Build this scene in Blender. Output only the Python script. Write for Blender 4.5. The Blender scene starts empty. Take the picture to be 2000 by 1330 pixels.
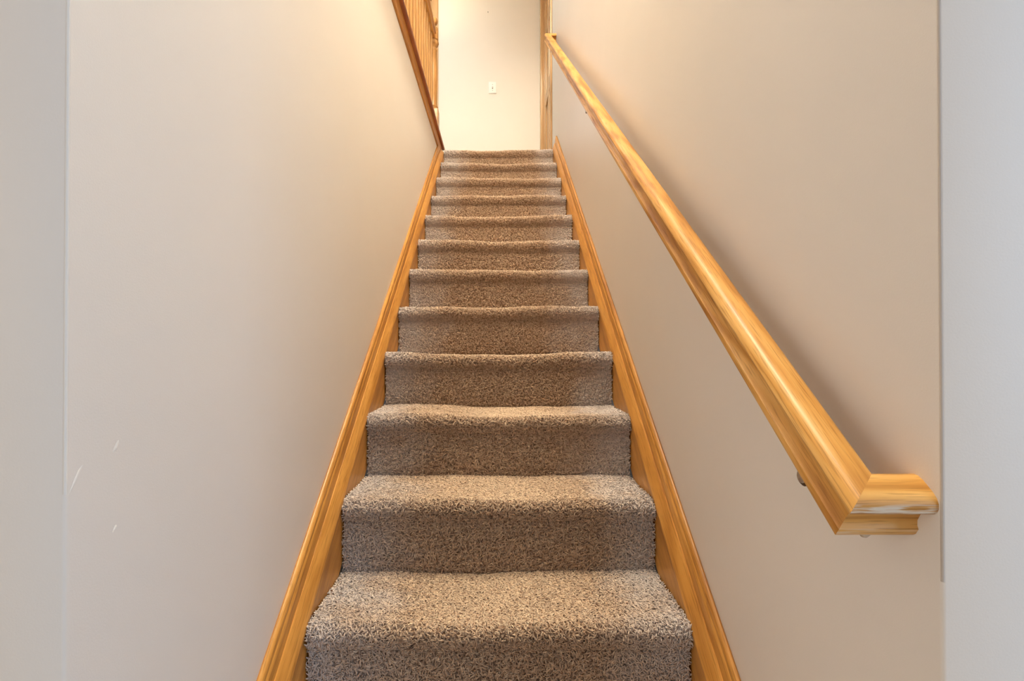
import bpy, bmesh, math
import numpy as np
from mathutils import Vector

S = bpy.context.scene
COL = S.collection

# ------------------------------------------------------------------ measures (metres)
EYE = 1.171                 # camera height above the lower floor
RISE, RUN = 0.1903, 0.254   # one stair
SL = RISE / RUN             # stair slope
NOSE0 = 1.097               # depth of the first stair edge in view (third stair)
TOP0 = 0.571                # its height
UP = 14 * RISE              # upper floor level (2.664)
CEIL_LOW, CEIL_UP = 2.44, UP + 3.3
WX = 0.45                   # half width of the stairwell
BACK = 5.25                 # end wall of the landing

# ------------------------------------------------------------------ camera
cam = bpy.data.cameras.new('camera')
cam.sensor_width = 36.0
cam.lens = 18.0
cam.shift_x = 0.013
cam.clip_start = 0.02
camo = bpy.data.objects.new('camera', cam)
camo.location = (0, 0, EYE)
camo.rotation_euler = (math.radians(90.46), 0, 0)
COL.objects.link(camo)
S.camera = camo

# ------------------------------------------------------------------ world, lights, exposure
S.view_settings.view_transform = 'Standard'
S.view_settings.look = 'None'
S.view_settings.gamma = 1.0
S.view_settings.use_curve_mapping = False
S.view_settings.exposure = 0.2
S.cycles.use_light_tree = False
S.cycles.max_bounces = 5
S.cycles.diffuse_bounces = 5
S.cycles.caustics_reflective = False
S.cycles.caustics_refractive = False
S.cycles.glossy_bounces = 2
S.cycles.transmission_bounces = 1

w = bpy.data.worlds.new('world')
w.use_nodes = True
w.node_tree.nodes['Background'].inputs[0].default_value = (0.75, 0.86, 1.0, 1)
w.node_tree.nodes['Background'].inputs[1].default_value = 0.6
S.world = w


def area(name, loc, rot, sx, sy, power, color):
    l = bpy.data.lights.new(name, 'AREA')
    l.shape = 'RECTANGLE'
    l.size, l.size_y = sx, sy
    l.energy = power
    l.color = color
    o = bpy.data.objects.new(name, l)
    o.location = loc
    o.rotation_euler = rot
    COL.objects.link(o)
    return o


def bulb(name, loc, power, color, r=0.13):
    l = bpy.data.lights.new(name, 'POINT')
    l.energy = power
    l.color = color
    l.shadow_soft_size = r
    o = bpy.data.objects.new(name, l)
    o.location = loc
    COL.objects.link(o)
    return o


R90 = math.pi / 2
# daylight through the window in the right side of the lower room, behind the camera
area('daylight_right_window', (2.55, -1.5, 1.30), (0, R90, 0), 1.7, 2.3, 40, (0.57, 0.75, 1.0))
# added warm fill from the left side of the lower room, no window known
area('left_room_fill', (-2.55, -1.05, 1.40), (0, -R90, 0), 1.6, 2.0, 14.5, (1.0, 0.84, 0.68))
# added warm area light, made long to light the stairwell evenly
area('stairwell_warm_fill', (0.0, 1.25, CEIL_UP - 0.02), (0, 0, 0), 0.5, 1.6, 145, (1.0, 0.90, 0.71))
# daylight through the bedroom window, comes out of the doorway at the head of the stairs
area('daylight_bedroom_window', (-2.0, 7.65, UP + 1.35), (-R90, 0, 0), 1.5, 1.4, 50, (0.70, 0.86, 1.0))
# ceiling lamp of the upper hall, and an added cool fill beside it
bulb('hall_ceiling_lamp', (-0.60, 4.80, UP + 2.10), 4.2, (1.0, 0.76, 0.45), 0.12)
area('hall_cool_fill', (-1.0, 4.2, UP + 2.28), (0, 0, 0), 0.9, 0.9, 10, (0.38, 0.70, 1.0))

# ------------------------------------------------------------------ helpers


def tag(o, label=None, cat=None, kind=None, group=None):
    if label:
        o['label'] = label
    if cat:
        o['category'] = cat
    if kind:
        o['kind'] = kind
    if group:
        o['group'] = group
    return o


def empty(name, loc=(0, 0, 0)):
    o = bpy.data.objects.new(name, None)
    o.location = loc
    o.empty_display_size = 0.1
    COL.objects.link(o)
    return o


def link(name, me, mat=None, parent=None, smooth=False):
    if mat is not None:
        me.materials.clear()
        me.materials.append(mat)
    if smooth:
        me.polygons.foreach_set('use_smooth', [True] * len(me.polygons))
    o = bpy.data.objects.new(name, me)
    COL.objects.link(o)
    if parent is not None:
        o.parent = parent
        if parent.type == 'EMPTY':
            o.matrix_parent_inverse.identity()
            o.location = -parent.location
    return o


def pymesh(name, v, f, mat=None, parent=None, smooth=False, angle=None):
    me = bpy.data.meshes.new(name)
    me.from_pydata([tuple(p) for p in v], [], f)
    bm = bmesh.new()
    bm.from_mesh(me)
    bmesh.ops.recalc_face_normals(bm, faces=bm.faces)
    if angle is not None:
        for fc in bm.faces:
            fc.smooth = True
        for e in bm.edges:
            if len(e.link_faces) == 2 and e.calc_face_angle(0) > math.radians(angle):
                e.smooth = False
    bm.to_mesh(me)
    bm.free()
    return link(name, me, mat, parent, smooth)


def box(name, lo, hi, mat=None, parent=None, bev=0.0, seg=2):
    bm = bmesh.new()
    vs = [bm.verts.new((x, y, z)) for x in (lo[0], hi[0]) for y in (lo[1], hi[1]) for z in (lo[2], hi[2])]
    for q in ((0, 1, 3, 2), (4, 6, 7, 5), (0, 4, 5, 1), (2, 3, 7, 6), (0, 2, 6, 4), (1, 5, 7, 3)):
        bm.faces.new([vs[i] for i in q])
    bmesh.ops.recalc_face_normals(bm, faces=bm.faces)
    if bev:
        bmesh.ops.bevel(bm, geom=list(bm.edges), offset=bev, segments=seg, profile=0.5, affect='EDGES')
        for f in bm.faces:
            f.smooth = True
    me = bpy.data.meshes.new(name)
    bm.to_mesh(me)
    bm.free()
    return link(name, me, mat, parent)


def loft(name, rings, mat, parent=None, closed=True, caps=True, angle=30):
    """rings: list of equally long point lists; a tube through them."""
    n = len(rings[0])
    v = [p for r in rings for p in r]
    f = []
    for k in range(len(rings) - 1):
        for i in range(n if closed else n - 1):
            j = (i + 1) % n
            f.append((k * n + i, k * n + j, (k + 1) * n + j, (k + 1) * n + i))
    if caps:
        f.append(tuple(range(n)))
        f.append(tuple(range((len(rings) - 1) * n, len(rings) * n)))
    return pymesh(name, v, f, mat, parent, angle=angle)


def lathe(name, prof, c, mat, parent=None, seg=20, axis='z', angle=40):
    """prof: (radius, height) from bottom to top about a line through c."""
    rings = []
    for r, h in prof:
        ring = []
        for k in range(seg):
            a = 2 * math.pi * k / seg
            if axis == 'z':
                ring.append((c[0] + r * math.cos(a), c[1] + r * math.sin(a), c[2] + h))
            elif axis == 'x':
                ring.append((c[0] + h, c[1] + r * math.cos(a), c[2] + r * math.sin(a)))
            else:
                ring.append((c[0] + r * math.cos(a), c[1] + h, c[2] + r * math.sin(a)))
        rings.append(ring)
    return loft(name, rings, mat, parent, angle=angle)


def tube(name, pts, r, mat, parent=None, seg=10):
    pts = [Vector(p) for p in pts]
    rings = []
    for i, p in enumerate(pts):
        d = (pts[min(i + 1, len(pts) - 1)] - pts[max(i - 1, 0)]).normalized()
        a = d.cross(Vector((0.3, 1, 0.2))).normalized()
        b = d.cross(a)
        rings.append([tuple(p + r * (math.cos(t) * a + math.sin(t) * b)) for t in [2 * math.pi * k / seg for k in range(seg)]])
    return loft(name, rings, mat, parent)


# ------------------------------------------------------------------ materials


def new_mat(name):
    m = bpy.data.materials.new(name)
    m.use_nodes = True
    nt = m.node_tree
    return m, nt, nt.nodes, nt.links, nt.nodes['Principled BSDF']


def paint(name, col, rough=0.5, grain=0.06):
    m, nt, N, L, P = new_mat(name)
    tc = N.new('ShaderNodeTexCoord')
    n1 = N.new('ShaderNodeTexNoise')
    n1.inputs['Scale'].default_value = 2.2
    n1.inputs['Detail'].default_value = 3
    L.new(tc.outputs['Object'], n1.inputs['Vector'])
    mix = N.new('ShaderNodeMix')
    mix.data_type = 'RGBA'
    mix.inputs[6].default_value = (col[0] * 0.97, col[1] * 0.965, col[2] * 0.96, 1)
    mix.inputs[7].default_value = (min(1, col[0] * 1.03), min(1, col[1] * 1.03), min(1, col[2] * 1.04), 1)
    L.new(n1.outputs['Fac'], mix.inputs[0])
    L.new(mix.outputs[2], P.inputs['Base Color'])
    n2 = N.new('ShaderNodeTexNoise')
    n2.inputs['Scale'].default_value = 420
    n2.inputs['Detail'].default_value = 2
    L.new(tc.outputs['Object'], n2.inputs['Vector'])
    b = N.new('ShaderNodeBump')
    b.inputs['Strength'].default_value = grain
    b.inputs['Distance'].default_value = 0.002
    L.new(n2.outputs['Fac'], b.inputs['Height'])
    L.new(b.outputs['Normal'], P.inputs['Normal'])
    P.inputs['Roughness'].default_value = rough
    P.inputs['Specular IOR Level'].default_value = 0.35
    return m


def wood(name, dark, mid, light, rot=(0, 0, 0), along='Y', rough=0.32, scale=1.0, rings=0.5, pores=0.75):
    """varnished oak, grain running along one axis of the (rotated) object space"""
    m, nt, N, L, P = new_mat(name)
    tc = N.new('ShaderNodeTexCoord')
    mr = N.new('ShaderNodeMapping')
    mr.inputs['Rotation'].default_value = rot
    L.new(tc.outputs['Object'], mr.inputs['Vector'])

    def stretched(k, lng):
        mp = N.new('ShaderNodeMapping')
        s = [k, k, k]
        s['XYZ'.index(along)] = lng
        mp.inputs['Scale'].default_value = s
        L.new(mr.outputs['Vector'], mp.inputs['Vector'])
        return mp.outputs['Vector']
    # broad figure
    n1 = N.new('ShaderNodeTexNoise')
    n1.inputs['Scale'].default_value = 1.0
    n1.inputs['Detail'].default_value = 3
    n1.inputs['Distortion'].default_value = 0.6
    L.new(stretched(45 * scale, 2.6), n1.inputs['Vector'])
    # cathedral rings
    n2 = N.new('ShaderNodeTexNoise')
    n2.inputs['Scale'].default_value = 1.0
    n2.inputs['Detail'].default_value = 1
    L.new(stretched(13 * scale, 1.5), n2.inputs['Vector'])
    mul = N.new('ShaderNodeMath')
    mul.operation = 'MULTIPLY'
    mul.inputs[1].default_value = 34.0
    L.new(n2.outputs['Fac'], mul.inputs[0])
    sn = N.new('ShaderNodeMath')
    sn.operation = 'SINE'
    L.new(mul.outputs[0], sn.inputs[0])
    # pores
    n3 = N.new('ShaderNodeTexNoise')
    n3.inputs['Scale'].default_value = 1.0
    n3.inputs['Detail'].default_value = 2
    L.new(stretched(520 * scale, 16), n3.inputs['Vector'])
    add = N.new('ShaderNodeMath')
    add.operation = 'MULTIPLY_ADD'
    add.inputs[1].default_value = 0.24 * rings
    L.new(sn.outputs[0], add.inputs[0])
    L.new(n1.outputs['Fac'], add.inputs[2])
    cr = N.new('ShaderNodeValToRGB')
    e = cr.color_ramp.elements
    e[0].position, e[0].color = 0.28, (*dark, 1)
    e[1].position, e[1].color = 0.72, (*light, 1)
    k = e.new(0.48)
    k.color = (*mid, 1)
    L.new(add.outputs[0], cr.inputs[0])
    pr = N.new('ShaderNodeValToRGB')
    pr.color_ramp.elements[0].position, pr.color_ramp.elements[0].color = 0.34, (0.62, 0.55, 0.48, 1)
    pr.color_ramp.elements[1].position, pr.color_ramp.elements[1].color = 0.46, (1, 1, 1, 1)
    L.new(n3.outputs['Fac'], pr.inputs[0])
    mx = N.new('ShaderNodeMix')
    mx.data_type = 'RGBA'
    mx.blend_type = 'MULTIPLY'
    mx.inputs[0].default_value = pores
    L.new(cr.outputs[0], mx.inputs[6])
    L.new(pr.outputs[0], mx.inputs[7])
    L.new(mx.outputs[2], P.inputs['Base Color'])
    b = N.new('ShaderNodeBump')
    b.inputs['Strength'].default_value = 0.12
    b.inputs['Distance'].default_value = 0.001
    L.new(n3.outputs['Fac'], b.inputs['Height'])
    L.new(b.outputs['Normal'], P.inputs['Normal'])
    P.inputs['Roughness'].default_value = rough
    P.inputs['Coat Weight'].default_value = 0.08
    P.inputs['Specular IOR Level'].default_value = 0.32
    P.inputs['Coat Roughness'].default_value = 0.22
    return m


def plain(name, col, rough=0.5, metal=0.0):
    m, nt, N, L, P = new_mat(name)
    P.inputs['Base Color'].default_value = (*col, 1)
    n = N.new('ShaderNodeTexNoise')
    n.inputs['Scale'].default_value = 60
    mr = N.new('ShaderNodeMapRange')
    mr.inputs[3].default_value = max(0, rough - 0.06)
    mr.inputs[4].default_value = min(1, rough + 0.06)
    L.new(n.outputs['Fac'], mr.inputs[0])
    L.new(mr.outputs[0], P.inputs['Roughness'])
    P.inputs['Metallic'].default_value = metal
    return m


def carpet_mat(name):
    """taupe yarn; each yarn has its own tint, the middle stays browner, cool light is painted in as grey at the sides"""
    m, nt, N, L, P = new_mat(name)
    at = N.new('ShaderNodeAttribute')
    at.attribute_name = 'tint'
    cr = N.new('ShaderNodeValToRGB')
    e = cr.color_ramp.elements
    e[0].position, e[0].color = 0.0, (0.29, 0.175, 0.105, 1)
    e[1].position, e[1].color = 1.0, (0.88, 0.69, 0.49, 1)
    k = e.new(0.5)
    k.color = (0.62, 0.44, 0.30, 1)
    L.new(at.outputs['Fac'], cr.inputs[0])
    # cool side light put into the yarn colour: greyer along both sides, in patches
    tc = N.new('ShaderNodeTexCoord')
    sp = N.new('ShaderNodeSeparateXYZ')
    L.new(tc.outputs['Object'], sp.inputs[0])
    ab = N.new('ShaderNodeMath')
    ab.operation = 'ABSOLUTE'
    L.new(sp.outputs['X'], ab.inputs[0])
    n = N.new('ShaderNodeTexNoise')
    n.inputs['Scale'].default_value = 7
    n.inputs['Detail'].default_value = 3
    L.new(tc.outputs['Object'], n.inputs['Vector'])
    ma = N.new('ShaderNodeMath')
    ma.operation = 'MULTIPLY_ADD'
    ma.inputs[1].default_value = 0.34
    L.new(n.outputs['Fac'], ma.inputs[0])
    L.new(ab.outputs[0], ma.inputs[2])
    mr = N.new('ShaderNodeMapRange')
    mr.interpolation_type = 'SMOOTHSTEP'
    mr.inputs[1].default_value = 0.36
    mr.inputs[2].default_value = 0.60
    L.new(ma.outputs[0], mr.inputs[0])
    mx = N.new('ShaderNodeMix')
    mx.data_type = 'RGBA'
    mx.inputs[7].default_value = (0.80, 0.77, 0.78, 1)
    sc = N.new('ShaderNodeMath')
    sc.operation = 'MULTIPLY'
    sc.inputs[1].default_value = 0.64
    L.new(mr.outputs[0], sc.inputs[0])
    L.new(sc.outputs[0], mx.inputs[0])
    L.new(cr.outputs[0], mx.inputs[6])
    L.new(mx.outputs[2], P.inputs['Base Color'])
    P.inputs['Roughness'].default_value = 0.95
    P.inputs['Specular IOR Level'].default_value = 0.15
    P.inputs['Sheen Weight'].default_value = 0.25
    P.inputs['Sheen Roughness'].default_value = 0.5
    return m


M_WALL = paint('cream_wall_paint', (0.865, 0.82, 0.76))
M_CEIL = paint('white_ceiling_paint', (0.90, 0.88, 0.85), 0.8)
M_BEAD = plain('chipped_white_paint', (0.86, 0.84, 0.80), 0.5)
M_SEAM = plain('taupe_corner_paint', (0.56, 0.50, 0.44), 0.6)  # darker taupe strip along the right corner edge
ANG = math.atan(SL)
OAK = ((0.45, 0.19, 0.035), (0.66, 0.33, 0.075), (0.78, 0.45, 0.14))
M_RAIL = wood('oak_handrail', *OAK, along='Y', rough=0.42, scale=1.0, rings=0.5)
M_RET = wood('oak_return', *OAK, along='X', rough=0.38, scale=1.0, rings=0.5)
OAK2 = ((0.50, 0.22, 0.045), (0.63, 0.30, 0.065), (0.74, 0.38, 0.095))


def add_wear(m):
    """varnish rubbed pale along the lip at the lower end of the handrail"""
    nt = m.node_tree
    N, L = nt.nodes, nt.links
    P = N['Principled BSDF']
    src = P.inputs['Base Color'].links[0].from_socket
    tc = N.new('ShaderNodeTexCoord')
    sp = N.new('ShaderNodeSeparateXYZ')
    L.new(tc.outputs['Object'], sp.inputs[0])
    mr = N.new('ShaderNodeMapRange')
    mr.interpolation_type = 'SMOOTHSTEP'
    mr.inputs[1].default_value, mr.inputs[2].default_value = -0.0185, -0.0225
    L.new(sp.outputs['Y'], mr.inputs[0])
    mp = N.new('ShaderNodeMapping')
    mp.inputs['Scale'].default_value = (28, 330, 330)
    L.new(tc.outputs['Object'], mp.inputs[0])
    n = N.new('ShaderNodeTexNoise')
    n.inputs['Scale'].default_value = 1.0
    L.new(mp.outputs[0], n.inputs['Vector'])
    th = N.new('ShaderNodeMapRange')
    th.inputs[1].default_value, th.inputs[2].default_value = 0.44, 0.60
    L.new(n.outputs['Fac'], th.inputs[0])
    mu = N.new('ShaderNodeMath')
    mu.operation = 'MULTIPLY'
    L.new(mr.outputs[0], mu.inputs[0])
    L.new(th.outputs[0], mu.inputs[1])
    mx = N.new('ShaderNodeMix')
    mx.data_type = 'RGBA'
    mx.inputs[7].default_value = (0.72, 0.62, 0.50, 1)
    L.new(mu.outputs[0], mx.inputs[0])
    L.new(src, mx.inputs[6])
    L.new(mx.outputs[2], P.inputs['Base Color'])


add_wear(M_RET)
M_SKIRT = wood('oak_skirt', *OAK2, rot=(-ANG, 0, 0), along='Y', rough=0.36, scale=0.8, rings=0.25)
OAKR = ((0.27, 0.075, 0.02), (0.36, 0.105, 0.03), (0.46, 0.16, 0.05))
M_FASCIA = wood('red_oak_trim', *OAKR, along='Y', rough=0.3, scale=0.8, rings=0.2)
M_POST = wood('oak_spindle', (0.34, 0.155, 0.04), (0.47, 0.24, 0.075), (0.60, 0.33, 0.11), along='Z', rough=0.3, rings=0.2)
M_RAIL2 = wood('oak_guard_rail', *OAK2, along='Y', rough=0.3, rings=0.2)
M_DOOR = wood('oak_door', (0.52, 0.32, 0.15), (0.57, 0.36, 0.18), (0.62, 0.40, 0.21), along='Z', rough=0.22, rings=0.08, pores=0.25)
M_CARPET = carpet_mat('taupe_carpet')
M_BRASS = plain('dark_bronze', (0.13, 0.085, 0.055), 0.35, 0.9)
M_STEEL = plain('bright_cap', (0.62, 0.56, 0.50), 0.3, 0.9)
M_WHITE = plain('white_plastic', (0.92, 0.92, 0.91), 0.3)
M_GREY = plain('grey_slot', (0.32, 0.30, 0.29), 0.5)
M_FLOOR = paint('beige_floor', (0.55, 0.47, 0.38), 0.9)
M_DARK = plain('nail_steel', (0.12, 0.11, 0.10), 0.4, 0.7)

# ------------------------------------------------------------------ shell


def struct(o, label=None):
    return tag(o, label, None, 'structure')


# walls of the stairwell
wl = struct(box('wall_left', (-WX - 0.12, 0.533, 0.0), (-WX, 3.93, UP - 0.043), M_WALL, bev=0.004),
            'cream painted wall on the left of the stairs, below the railing')
struct(box('wall_front_left', (-2.6, 0.533, 0.0), (-WX - 0.12, 0.653, CEIL_LOW), M_WALL))
struct(box('wall_front_right', (WX + 0.12, 0.521, 0.0), (2.6, 0.641, CEIL_LOW), M_WALL))
box('closet_wall', (-WX - 0.12, 0.4, UP - 0.043), (-WX, 1.72, CEIL_UP), M_WALL, wl)
wr = struct(box('wall_right', (WX, 0.521, 0.0), (WX + 0.12, 4.32, CEIL_UP), M_WALL, bev=0.004),
            'tall cream wall on the right of the stairs, behind the handrail')
box('door_head_wall', (WX, 4.32, UP + 2.06), (WX + 0.12, 5.16, CEIL_UP), M_WALL, wr)
box('door_side_wall', (WX, 5.16, UP), (WX + 0.12, BACK, CEIL_UP), M_WALL, wr)
wb = struct(box('wall_back', (-0.69, BACK, UP), (WX + 0.12, BACK + 0.12, CEIL_UP), M_WALL),
            'bright cream wall at the head of the stairs')
box('doorway_head', (-1.45, BACK, UP + 2.06), (-0.69, BACK + 0.12, CEIL_UP), M_WALL, wb)
box('doorway_side', (-2.4, BACK, UP), (-1.45, BACK + 0.12, CEIL_UP), M_WALL, wb)
struct(box('wall_hall_left', (-2.52, 0.4, UP), (-2.4, BACK + 0.12, CEIL_UP), M_WALL))
struct(box('wall_hall_front', (-2.52, 0.28, UP - 0.22), (WX + 0.12, 0.4, CEIL_UP), M_WALL))
# bedroom beyond the doorway
struct(box('wall_bedroom_left', (-3.32, BACK + 0.12, UP), (-3.2, 7.8, CEIL_UP), M_WALL))
struct(box('wall_bedroom_right', (-0.4, BACK + 0.12, UP), (-0.28, 7.8, CEIL_UP), M_WALL))
struct(box('wall_bedroom_back', (-3.32, 7.7, UP), (-0.28, 7.82, CEIL_UP), M_WALL))
# floors and ceilings
struct(box('floor', (-2.6, -3.5, -0.1), (2.6, 4.2, 0.0), M_FLOOR))
fu = struct(box('floor_upper', (-3.32, 3.96, UP - 0.25), (WX + 0.12, 7.82, UP - 0.012), M_FLOOR))
box('hall_floor_slab', (-2.6, 0.4, UP - 0.22), (-WX - 0.12, 3.96, UP - 0.005), M_FLOOR, fu)
struct(box('ceiling', (-2.6, -3.5, CEIL_LOW), (2.6, 0.4, CEIL_LOW + 0.1), M_CEIL))
struct(box('ceiling_upper', (-3.32, 0.28, CEIL_UP), (WX + 0.12, 7.82, CEIL_UP + 0.1), M_CEIL))
struct(box('ceiling_light_block', (-2.52, 3.40, UP + 2.30), (WX, BACK, UP + 2.40), M_CEIL))  # unseen dropped ceiling, added to keep stairwell light off the end wall
struct(box('wall_light_block', (-2.52, 3.28, UP + 2.30), (WX, 3.40, CEIL_UP), M_WALL))  # unseen header, added to block the stairwell light
# lower room around the camera
struct(box('wall_room_left', (-2.72, -3.5, 0), (-2.6, 0.66, CEIL_LOW), M_WALL))
struct(box('wall_room_right', (2.6, -3.5, 0), (2.72, 0.66, CEIL_LOW), M_WALL))
struct(box('wall_room_back', (-2.72, -3.62, 0), (2.72, -3.5, CEIL_LOW), M_WALL))

# corner beads and knocks in the plaster of the near corner
cz = 1.015
loft('corner_bead', [[(-WX - 0.0012 + 0.0019 * math.cos(a), 0.5342 + 0.0019 * math.sin(a), z)
                      for a in [2 * math.pi * k / 10 for k in range(10)]] for z in (cz, cz + 0.01, CEIL_LOW - 0.01)],
     M_BEAD, wl)
loft('corner_bead', [[(WX + 0.0016 + 0.0017 * math.cos(a), 0.5226 + 0.0017 * math.sin(a), z)
                      for a in [2 * math.pi * k / 10 for k in range(10)]] for z in (0.93, 1.2, CEIL_LOW - 0.01)],
     M_SEAM, wr)


def chip(px, py, ry, rz, ang):
    """a small lens-shaped knock on the left wall, seen at photo point (px, py)"""
    y = WX / ((974 - px) / 1000.0)
    z = EYE - (py - 673) / 1000.0 * y
    v = [(-WX + 0.0014, y, z)]
    n = 12
    for k in range(n):
        a = 2 * math.pi * k / n
        q = 1 + 0.18 * math.sin(3 * a + px)
        u, t = ry * math.cos(a) * q, rz * math.sin(a) * q
        v.append((-WX + 0.0001, y + u * math.cos(ang) - t * math.sin(ang), z + u * math.sin(ang) + t * math.cos(ang)))
    f = [(0, 1 + k, 1 + (k + 1) % n) for k in range(n)]
    pymesh('paint_chip', v, f, M_BEAD, wl, smooth=True)


chip(228, 872, 0.003, 0.0075, -0.6)
chip(150, 934, 0.0018, 0.016, -0.55)
chip(226, 1031, 0.0018, 0.005, -0.7)

# ------------------------------------------------------------------ skirt boards (sloping baseboards)


def sloped(name, prof, side, y0, y1, mat, parent=None, ztop=None, kind=None, label=None):
    """section (distance from the axis, drop below the sight line parallel to the stairs), drawn along the flight"""
    a, b = [], []
    for x, V in prof:
        a.append((side * x, y0, max(0.002, EYE - V + SL * y0)))
        ye = y1
        if ztop is not None:
            ye = min(y1, (ztop - EYE + V) / SL)
        b.append((side * x, ye, EYE - V + SL * ye))
    o = loft(name, [a, b], mat, parent, angle=35)
    if kind:
        o['kind'] = kind
    if label:
        o['label'] = label
    return o


P_BASE = [(WX, 1.340), (.4465, 1.3365), (.4420, 1.3375), (.4385, 1.3415), (.4370, 1.3470), (.4380, 1.3525),
          (.4372, 1.3560), (.4352, 1.3585), (.4340, 1.3640), (.4337, 1.62), (WX, 1.62)]
P_CAP = [(.4337, 1.3925), (.4312, 1.3925), (.4285, 1.3960), (.4185, 1.4230), (.4150, 1.4330), (.4138, 1.4400),
         (.4136, 1.4460), (.4150, 1.4490), (.4337, 1.4490)]
P_IN = [(.4337, 1.4490), (.4180, 1.4490), (.4180, 1.61), (.4337, 1.61)]
for side, nm in ((-1, 'left'), (1, 'right')):
    zt = UP - 0.043 + 0.004 if side < 0 else None
    bb = sloped('baseboard_' + nm, P_BASE, side, 0.60, 3.93, M_SKIRT, None, zt, 'structure',
                'honey oak skirt board climbing the %s wall of the stairs' % nm)
    sloped('cap_moulding', P_CAP, side, 0.60, 3.93, M_SKIRT, bb, zt)
    sloped('skirt_board', P_IN, side, 0.60, 3.93, M_SKIRT, bb, zt)

# ------------------------------------------------------------------ fascia of the floor edge over the left wall
ZF = EYE
P_N = [(-WX - 0.13, ZF + 1.4985), (-.4185, ZF + 1.4985), (-.4160, ZF + 1.5015), (-.4150, ZF + 1.5075), (-.4165, ZF + 1.5140),
       (-.4195, ZF + 1.5175), (-WX - 0.13, ZF + 1.5175)]
P_C = [(-WX - 0.12, ZF + 1.452), (-.4420, ZF + 1.452), (-.4395, ZF + 1.4545), (-.4385, ZF + 1.4600), (-.4395, ZF + 1.4655), (-.4420, ZF + 1.4675),
       (-.4405, ZF + 1.4720), (-.4390, ZF + 1.4840), (-.4365, ZF + 1.4930), (-.4345, ZF + 1.4955), (-.4345, ZF + 1.4985), (-WX - 0.12, ZF + 1.4985)]
tr = loft('trim_1', [[(x, y, z) for x, z in P_N] for y in (1.73, 3.94)], M_FASCIA, angle=40)
struct(tr, 'reddish oak nosing and cove along the floor edge above the left wall')
loft('cove_moulding', [[(x, y, z) for x, z in P_C] for y in (1.73, 3.94)], M_RAIL2, tr, angle=40)

# ------------------------------------------------------------------ the staircase with its carpet
stair = empty('staircase', (0, 0.589, 0))
tag(stair, 'straight flight of stairs covered in taupe shag carpet between oak skirt boards', 'staircase')
HW = 0.4125
rng = np.random.default_rng(7)
PILE = 0.0075


def step_profile(i):
    """(y, z) outline of one carpeted stair without its pile, from the foot of the riser over the nosing to the next riser"""
    yn = NOSE0 + RUN * i + PILE
    zt = TOP0 + RISE * i - PILE
    yr = yn + 0.017
    zb = zt - RISE + 0.002
    r = 0.019
    pts = []
    for t in np.linspace(0, 1, 14):                     # riser, bellying slightly
        pts.append((yr - 0.003 * math.sin(math.pi * t), zb + t * (RISE - 0.052)))
    zc = zt - r
    pts.append((yr - 0.006, zc - 0.026))
    pts.append((yn + 0.004, zc - 0.014))
    for a in np.linspace(math.pi * 1.06, math.pi * 0.5, 9):
        pts.append((yn + r + r * math.cos(a), zc + r * math.sin(a)))
    end = yn + RUN + 0.022 if i < 11 else yn + 0.30
    for t in np.linspace(0.06, 1, 12):
        pts.append((yn + r + (end - yn - r) * t, zt - 0.002 * math.sin(math.pi * t)))
    return np.array(pts)


def wave(x, i):
    """unevenness of the nosing across the stair: worn hollow in the middle"""
    h = 0.0030 * np.sin(6.1 * x + 1.7 * i) + 0.0016 * np.sin(17 * x + 2.9 * i) + 0.0008 * np.sin(41 * x + i)
    return h - 0.0035 * np.exp(-(x / 0.17) ** 2)


def make_step(i):
    prof = step_profile(i)
    n = len(prof)
    nx = 60
    xs = np.linspace(-HW - 0.0015, HW + 0.0015, nx)
    V, F = [], []
    back = prof[-1, 0]
    floor_z = prof[0, 1]
    top = prof[:, 1].max()
    for x in xs:
        wz = wave(x, i)
        for (y, z) in prof:
            g = max(0.0, (z - floor_z) / (top - floor_z))
            V.append((x, y - 0.5 * wz * g ** 3, z + wz * g ** 3))
        V.append((x, back, floor_z - 0.02))
        V.append((x, prof[0, 0], floor_z - 0.02))
    m = n + 2
    for k in range(nx - 1):
        for j in range(m):
            j2 = (j + 1) % m
            F.append((k * m + j, k * m + j2, (k + 1) * m + j2, (k + 1) * m + j))
    F.append(tuple(range(m)))
    F.append(tuple(range((nx - 1) * m, nx * m)))
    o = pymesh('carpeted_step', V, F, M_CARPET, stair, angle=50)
    me = o.data
    at = me.attributes.new('tint', 'FLOAT', 'POINT')
    at.data.foreach_set('value', np.full(len(me.vertices), 0.10, np.float32))
    return o, prof


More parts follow.
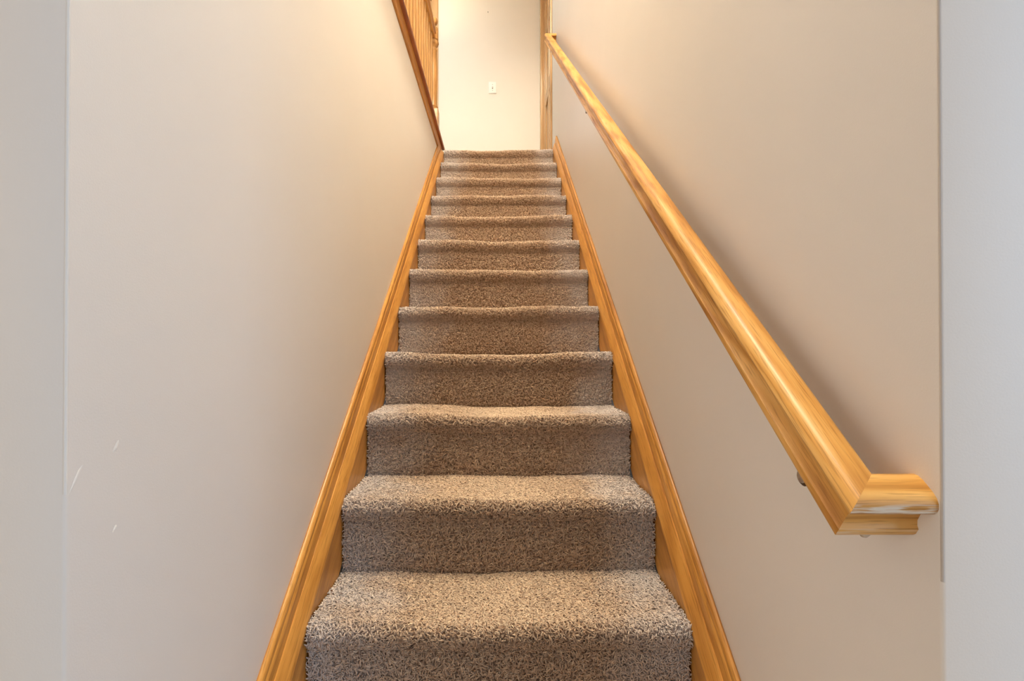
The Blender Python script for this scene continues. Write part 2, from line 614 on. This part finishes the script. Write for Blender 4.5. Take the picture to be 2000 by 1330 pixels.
def make_pile(i, parent, prof, spacing, length, rad, rings):
    seg = np.diff(prof, axis=0)
    sl = np.hypot(seg[:, 0], seg[:, 1])
    cum = np.concatenate([[0], np.cumsum(sl)])
    # leave out what the next stair hides: upper treads are never looked down on
    total = cum[-1]
    area_ = total * 2 * HW
    N = int(area_ / spacing ** 2)
    # jittered grid
    nu = max(4, int(total / spacing))
    nv = max(4, int(2 * HW / spacing))
    u = (np.repeat(np.arange(nu), nv) + rng.random(nu * nv)) / nu * total
    x = -HW - 0.001 + (np.tile(np.arange(nv), nu) + rng.random(nu * nv)) / nv * (2 * HW + 0.002)
    N = nu * nv
    k = np.clip(np.searchsorted(cum, u, side='right') - 1, 0, len(sl) - 1)
    t = (u - cum[k]) / sl[k]
    y = prof[k, 0] + t * seg[k, 0]
    z = prof[k, 1] + t * seg[k, 1]
    # outward normal of the outline (to the left of travel: -y on risers, +z on treads)
    ny = -seg[k, 1] / sl[k]
    nz = seg[k, 0] / sl[k]
    fz, tz = prof[0, 1], prof[:, 1].max()
    g = np.clip((z - fz) / (tz - fz), 0, 1) ** 3
    wz = wave(x, i)
    y = y - 0.5 * wz * g
    z = z + wz * g
    nrm = np.stack([np.zeros(N), ny, nz], 1)
    tan = np.stack([np.zeros(N), seg[k, 0] / sl[k], seg[k, 1] / sl[k]], 1)
    ex = np.tile(np.array([1.0, 0, 0]), (N, 1))
    ph = rng.random(N) * 2 * np.pi
    tread = np.clip(nz, 0, 1) ** 2
    # trodden yarn lies flatter in the middle of the treads
    worn = tread * np.clip(1.15 - np.abs(x) / 0.33, 0, 1)
    lean = 0.95 + 0.55 * rng.random(N) + 0.7 * worn
    side = np.cos(ph)[:, None] * ex + np.sin(ph)[:, None] * tan
    D0 = nrm * 1.0 + side * (0.45 * lean)[:, None]
    D0 /= np.linalg.norm(D0, axis=1)[:, None]
    ph2 = ph + (rng.random(N) - 0.5) * 2.6
    side2 = np.cos(ph2)[:, None] * ex + np.sin(ph2)[:, None] * tan
    D1 = nrm * (0.32 - 0.22 * worn)[:, None] + side2 * lean[:, None]
    D1 /= np.linalg.norm(D1, axis=1)[:, None]
    Lh = length * (0.75 + 0.5 * rng.random(N)) * (1 - 0.3 * worn)
    base = np.stack([x, y, z], 1) - nrm * 0.002
    p1 = base + D0 * (Lh * 0.48)[:, None]
    p2 = p1 + D1 * (Lh * 0.36)[:, None]
    D2 = D1 + 0.5 * (rng.random((N, 3)) - 0.5) - 0.12 * nrm
    p3 = p2 + D2 * (Lh * 0.26)[:, None]
    lim = HW + 0.0042
    for p in (p1, p2, p3):
        p[:, 0] = np.clip(p[:, 0], -lim, lim)
    ref = np.tile(np.array([0.31, 0.52, 0.79]), (N, 1))

    def frame(d):
        a = np.cross(d, ref)
        a /= np.linalg.norm(a, axis=1)[:, None] + 1e-9
        b = np.cross(d, a)
        return a, b
    R = rad * (0.8 + 0.45 * rng.random(N))
    if rings == 3:
        levels = [(base, D0, 0.8), (p1, (D0 + D1) / 2, 1.0), (p2, D1, 0.8)]
    else:
        levels = [(base, D0, 0.9), ((p1 + p2) / 2, (D0 + D1) / 2, 1.0)]
    parts = []
    for p, d, s in levels:
        a, b = frame(d / np.linalg.norm(d, axis=1)[:, None])
        for q in range(3):
            an = 2 * np.pi * q / 3
            parts.append(p + (R * s * np.cos(an))[:, None] * a + (R * s * np.sin(an))[:, None] * b)
    parts.append(p3)
    nvv = len(parts)
    V = np.stack(parts, 1).reshape(-1, 3)
    tri = []
    nl = len(levels)
    for l in range(nl - 1):
        for q in range(3):
            q2 = (q + 1) % 3
            a0, b0, a1, b1 = l * 3 + q, l * 3 + q2, l * 3 + 3 + q, l * 3 + 3 + q2
            tri += [(a0, b0, b1), (a0, b1, a1)]
    l = nl - 1
    for q in range(3):
        tri.append((l * 3 + q, l * 3 + (q + 1) % 3, nl * 3))
    tri = np.array(tri)
    Fi = (tri[None] + (np.arange(N) * nvv)[:, None, None]).reshape(-1)
    nf = len(Fi) // 3
    me = bpy.data.meshes.new('carpet_pile')
    me.vertices.add(len(V))
    me.vertices.foreach_set('co', V.astype(np.float32).ravel())
    me.loops.add(len(Fi))
    me.loops.foreach_set('vertex_index', Fi.astype(np.int32))
    me.polygons.add(nf)
    me.polygons.foreach_set('loop_start', np.arange(0, nf * 3, 3, dtype=np.int32))
    me.polygons.foreach_set('use_smooth', np.ones(nf, bool))
    me.update(calc_edges=True)
    tint = np.clip(0.46 + 0.19 * rng.standard_normal(N) + 0.26 * worn, 0, 1)
    at = me.attributes.new('tint', 'FLOAT', 'POINT')
    at.data.foreach_set('value', np.repeat(tint, nvv).astype(np.float32))
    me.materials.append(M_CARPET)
    o = bpy.data.objects.new('carpet_pile', me)
    COL.objects.link(o)
    o.parent = parent
    o['kind'] = 'stuff'
    return nf


TRI = 0
for i in range(-2, 12):
    so, prof = make_step(i)
    if i <= 2 and i >= 0:
        TRI += make_pile(i, so, prof, 0.0035, 0.0150, 0.00165, 3)
    elif 3 <= i <= 5:
        TRI += make_pile(i, so, prof[:-7], 0.0041, 0.0150, 0.0019, 2)
    elif i >= 6:
        TRI += make_pile(i, so, prof[:-8], 0.0047, 0.0155, 0.0022, 2)
    else:
        TRI += make_pile(i, so, prof, 0.0085, 0.0170, 0.0036, 2)
print('pile triangles', TRI)

# ------------------------------------------------------------------ wall handrail on the right
rail = empty('handrail', (WX, 0.55, 0.9))
tag(rail, 'honey oak wall handrail with moulded sides and mitred returns on the right wall', 'handrail')
XC, VT = 0.3845, 0.5515
CA, SA = math.cos(ANG), math.sin(ANG)
half = [(0.0075, 0.0003), (0.0145, -0.0010), (0.0195, -0.0040), (0.0228, -0.0085), (0.0236, -0.0130), (0.0222, -0.0170),
        (0.0190, -0.0196), (0.0150, -0.0208), (0.0128, -0.0235), (0.0120, -0.0330), (0.0132, -0.0405), (0.0165, -0.0452),
        (0.0200, -0.0472), (0.0206, -0.0540), (0.0190, -0.0585)]
PR = [(-a, b) for a, b in reversed(half)] + half        # from the bottom of the stair side over the crown to the wall side


def rail_pt(y, wv, v, dt=0.0, x=None):
    """a point of the rail: y of its axis, section offset (wv across, v square to the slope), dt along the slope"""
    yy = y + dt * CA - v * SA
    zz = EYE - VT + SL * y + dt * SA + v * CA
    return ((XC + wv) if x is None else x, yy, zz)


YA, YB = 0.538, 3.985
ro = bpy.data.objects.new('tmp', None)
# the rail is modelled in its own frame (Y along the slope) so that the grain follows it
def in_frame(name, rings, mat, parent):
    """build from world points, but with the object turned into the slope"""
    from mathutils import Matrix
    org = Vector(rail_pt(YA, 0, 0))
    mw = Matrix.Translation(org) @ Matrix.Rotation(ANG, 4, 'X')
    inv = mw.inverted()
    o = loft(name, [[tuple(inv @ Vector(p)) for p in r] for r in rings], mat, None, angle=28)
    o.parent = parent
    o.location = org - parent.location
    o.rotation_euler = (ANG, 0, 0)
    return o


bpy.data.objects.remove(ro)
in_frame('rail', [[rail_pt(YA, a, b, a) for a, b in PR], [rail_pt(YB, a, b, -a) for a, b in PR]], M_RAIL, rail)
in_frame('rail_return', [[rail_pt(YA, a, b, a) for a, b in PR], [rail_pt(YA, a, b, a, WX + 0.001) for a, b in PR]], M_RET, rail)
in_frame('rail_return', [[rail_pt(YB, a, b, -a) for a, b in PR], [rail_pt(YB, a, b, -a, WX + 0.001) for a, b in PR]], M_RET, rail)


def bracket(y):
    z = EYE - 0.664 + SL * y
    zr = EYE - 0.612 + SL * y
    b = lathe('bracket', [(0.0, 0.0), (0.0175, 0.0), (0.0175, -0.003), (0.012, -0.006), (0.0055, -0.008), (0.0050, -0.052),
                          (0.0065, -0.053), (0.0120, -0.055), (0.0125, -0.058), (0.0100, -0.0605), (0.0, -0.0605)],
              (WX, y, z), M_BRASS, rail, seg=18, axis='x')
    lathe('end_cap', [(0.0, -0.0604), (0.0088, -0.0604), (0.0078, -0.0622), (0.004, -0.0632), (0.0, -0.0634)],
          (WX, y, z), M_STEEL, b, seg=16, axis='x')
    tube('bracket_post', [(XC + 0.012, y, z), (XC + 0.010, y + 0.003, z + 0.02), (XC + 0.004, y + 0.004, zr + 0.006)], 0.0042, M_BRASS, b)


bracket(0.660)
bracket(2.285)
# bolt head under the lower mitre
lathe('bolt', [(0.0, -0.012), (0.003, -0.0118), (0.0062, -0.0085), (0.0066, -0.004), (0.0055, 0.006)],
      (XC + 0.018, 0.566, EYE - 0.624 + SL * 0.566), M_STEEL, rail, seg=14)

# ------------------------------------------------------------------ guard railing of the upper hall
guard = empty('guard_railing', (-0.51, 3.95, UP + 0.02))
tag(guard, 'oak guard railing with spindles and turned newel post beside the stair opening', 'railing')
XG = -0.51
Z0 = EYE + 1.5175
# shoe rail
pr = [(-0.028, 0), (-0.028, 0.010), (-0.022, 0.016), (0.022, 0.016), (0.028, 0.010), (0.028, 0)]
loft('shoe_rail', [[(XG + a, y, Z0 + b) for a, b in pr] for y in (1.73, 3.905)], M_RAIL2, guard)
# top rail
ZR = EYE + 2.362
pr2 = [(-0.019, 0), (-0.020, 0.012), (-0.016, 0.018), (-0.017, 0.027), (-0.028, 0.033), (-0.031, 0.044), (-0.027, 0.056), (-0.014, 0.063),
       (0, 0.0645), (0.014, 0.063), (0.027, 0.056), (0.031, 0.044), (0.028, 0.033), (0.017, 0.027), (0.016, 0.018), (0.020, 0.012), (0.019, 0)]
loft('top_rail', [[(XG + a, y, ZR + b) for a, b in pr2] for y in (1.73, 3.93)], M_RAIL2, guard, angle=35)
# spindles
hh = ZR - Z0 - 0.016
sp_prof = [(0.0150, 0.0), (0.0150, 0.17), (0.0110, 0.176), (0.0150, 0.186), (0.0150, 0.196), (0.0105, 0.206), (0.0132, 0.26),
           (0.0138, 0.34), (0.0125, 0.52), (0.0100, 0.74), (0.0085, hh)]
first = None
y = 3.845
while y > 1.76:
    if first is None:
        first = lathe('spindle', sp_prof, (0, 0, 0), M_POST, None, seg=10, angle=50)
        o = first
    else:
        o = bpy.data.objects.new('spindle', first.data)
        COL.objects.link(o)
    o.parent = guard
    o.location = Vector((XG, y, Z0 + 0.016)) - guard.location
    y -= 0.112
# newel post: square foot, turned shaft, urn and ball
NW = empty('newel_post_root')
bpy.data.objects.remove(NW)
yn_ = 3.955
newel = box('newel_post', (XG - 0.045, yn_ - 0.045, UP - 0.012), (XG + 0.045, yn_ + 0.045, EYE + 1.815), M_POST, guard, bev=0.004)
zb = EYE + 1.813
nt_prof = [(0.042, 0), (0.044, 0.008), (0.036, 0.018), (0.039, 0.026), (0.033, 0.036), (0.0335, 0.10), (0.036, 0.20), (0.034, 0.34),
           (0.030, 0.455), (0.0345, 0.462), (0.0345, 0.474), (0.029, 0.482), (0.031, 0.492), (0.040, 0.506), (0.0455, 0.520), (0.044, 0.533),
           (0.036, 0.541), (0.042, 0.549), (0.042, 0.56), (0.0405, 0.60), (0.042, 0.62), (0.038, 0.64), (0.028, 0.652), (0.020, 0.660),
           (0.026, 0.668), (0.034, 0.680), (0.037, 0.696), (0.032, 0.713), (0.018, 0.724), (0.0, 0.727)]
lathe('turned_shaft', nt_prof, (XG, yn_, zb), M_POST, newel, seg=24, angle=35)

# ------------------------------------------------------------------ doorway casings upstairs
# oak door in the right wall of the landing
d1 = empty('door_1', (WX, 4.7, UP))
struct(d1, 'oak panelled door in the right wall of the landing')
DX = WX + 0.020
box('door_slab', (DX + 0.004, 4.36, UP), (DX + 0.035, 5.12, UP + 2.03), M_DOOR, d1)
for (ya, yb) in ((4.36, 4.47), (4.70, 4.78), (5.01, 5.12)):
    box('stile', (DX - 0.008, ya, UP), (DX + 0.006, yb, UP + 2.03), M_DOOR, d1, bev=0.002)
for (za, zb_) in ((0, 0.22), (0.85, 0.97), (1.50, 1.60), (1.90, 2.03)):
    for (ya, yb) in ((4.47, 4.70), (4.78, 5.01)):
        box('rail', (DX - 0.008, ya, UP + za), (DX + 0.006, yb, UP + zb_), M_DOOR, d1, bev=0.002)
box('casing', (WX - 0.016, 4.285, UP), (WX + 0.001, 4.345, UP + 2.10), M_DOOR, d1, bev=0.004)
box('casing', (WX - 0.028, 5.135, UP), (WX + 0.001, 5.225, UP + 2.10), M_DOOR, d1, bev=0.004)
box('casing', (WX - 0.016, 4.285, UP + 2.04), (WX + 0.001, 5.225, UP + 2.12), M_DOOR, d1, bev=0.004)
for ya in (4.325, 5.12):
    box('jamb', (WX, ya, UP), (WX + 0.12, ya + 0.035, UP + 2.05), M_DOOR, d1)
# casing of the bedroom doorway in the end wall
d2 = empty('door_2', (-1.07, BACK, UP))
struct(d2, 'oak cased doorway in the end wall behind the newel post')
box('casing', (-0.690, BACK - 0.018, UP), (-0.622, BACK + 0.001, UP + 2.12), M_DOOR, d2, bev=0.004)
box('casing', (-1.518, BACK - 0.018, UP), (-1.45, BACK + 0.001, UP + 2.12), M_DOOR, d2, bev=0.004)
box('casing', (-1.518, BACK - 0.017, UP + 2.05), (-0.622, BACK + 0.001, UP + 2.12), M_DOOR, d2, bev=0.004)
for xa in (-1.47, -0.705):
    box('jamb', (xa, BACK, UP), (xa + 0.022, BACK + 0.12, UP + 2.06), M_DOOR, d2)

# ------------------------------------------------------------------ light switch and nail on the end wall
sx, sz = -0.063, EYE + 2.643
sw = empty('light_switch', (sx, BACK, sz))
tag(sw, 'white plastic toggle light switch on the bright end wall', 'light switch')
box('cover_plate', (sx - 0.040, BACK - 0.0075, sz - 0.060), (sx + 0.040, BACK + 0.0005, sz + 0.060), M_WHITE, sw, bev=0.003)
box('slot', (sx - 0.0060, BACK - 0.0085, sz - 0.0145), (sx + 0.0060, BACK - 0.0070, sz + 0.0115), M_GREY, sw)
tg = loft('toggle', [[(sx - 0.0048, BACK - 0.006, sz + 0.006), (sx + 0.0048, BACK - 0.006, sz + 0.006), (sx + 0.0048, BACK - 0.006, sz - 0.007), (sx - 0.0048, BACK - 0.006, sz - 0.007)],
                     [(sx - 0.0038, BACK - 0.020, sz + 0.012), (sx + 0.0038, BACK - 0.020, sz + 0.012), (sx + 0.0038, BACK - 0.020, sz + 0.004), (sx - 0.0038, BACK - 0.020, sz + 0.004)]],
          M_WHITE, sw)
for dz in (-0.030, 0.030):
    lathe('screw', [(0.0, 0.0), (0.0034, 0.0), (0.0030, -0.0012), (0.0, -0.0016)], (sx, BACK - 0.0074, sz + dz), M_GREY, sw, seg=10, axis='y')
nx_, nz_ = -0.110, EYE + 3.42
na = lathe('nail', [(0.0, -0.016), (0.0042, -0.0155), (0.0042, -0.0140), (0.0018, -0.0136), (0.0018, 0.010)], (nx_, BACK, nz_), M_DARK, None, seg=10, axis='y')
tag(na, 'small dark nail left in the end wall above the light switch', 'nail')
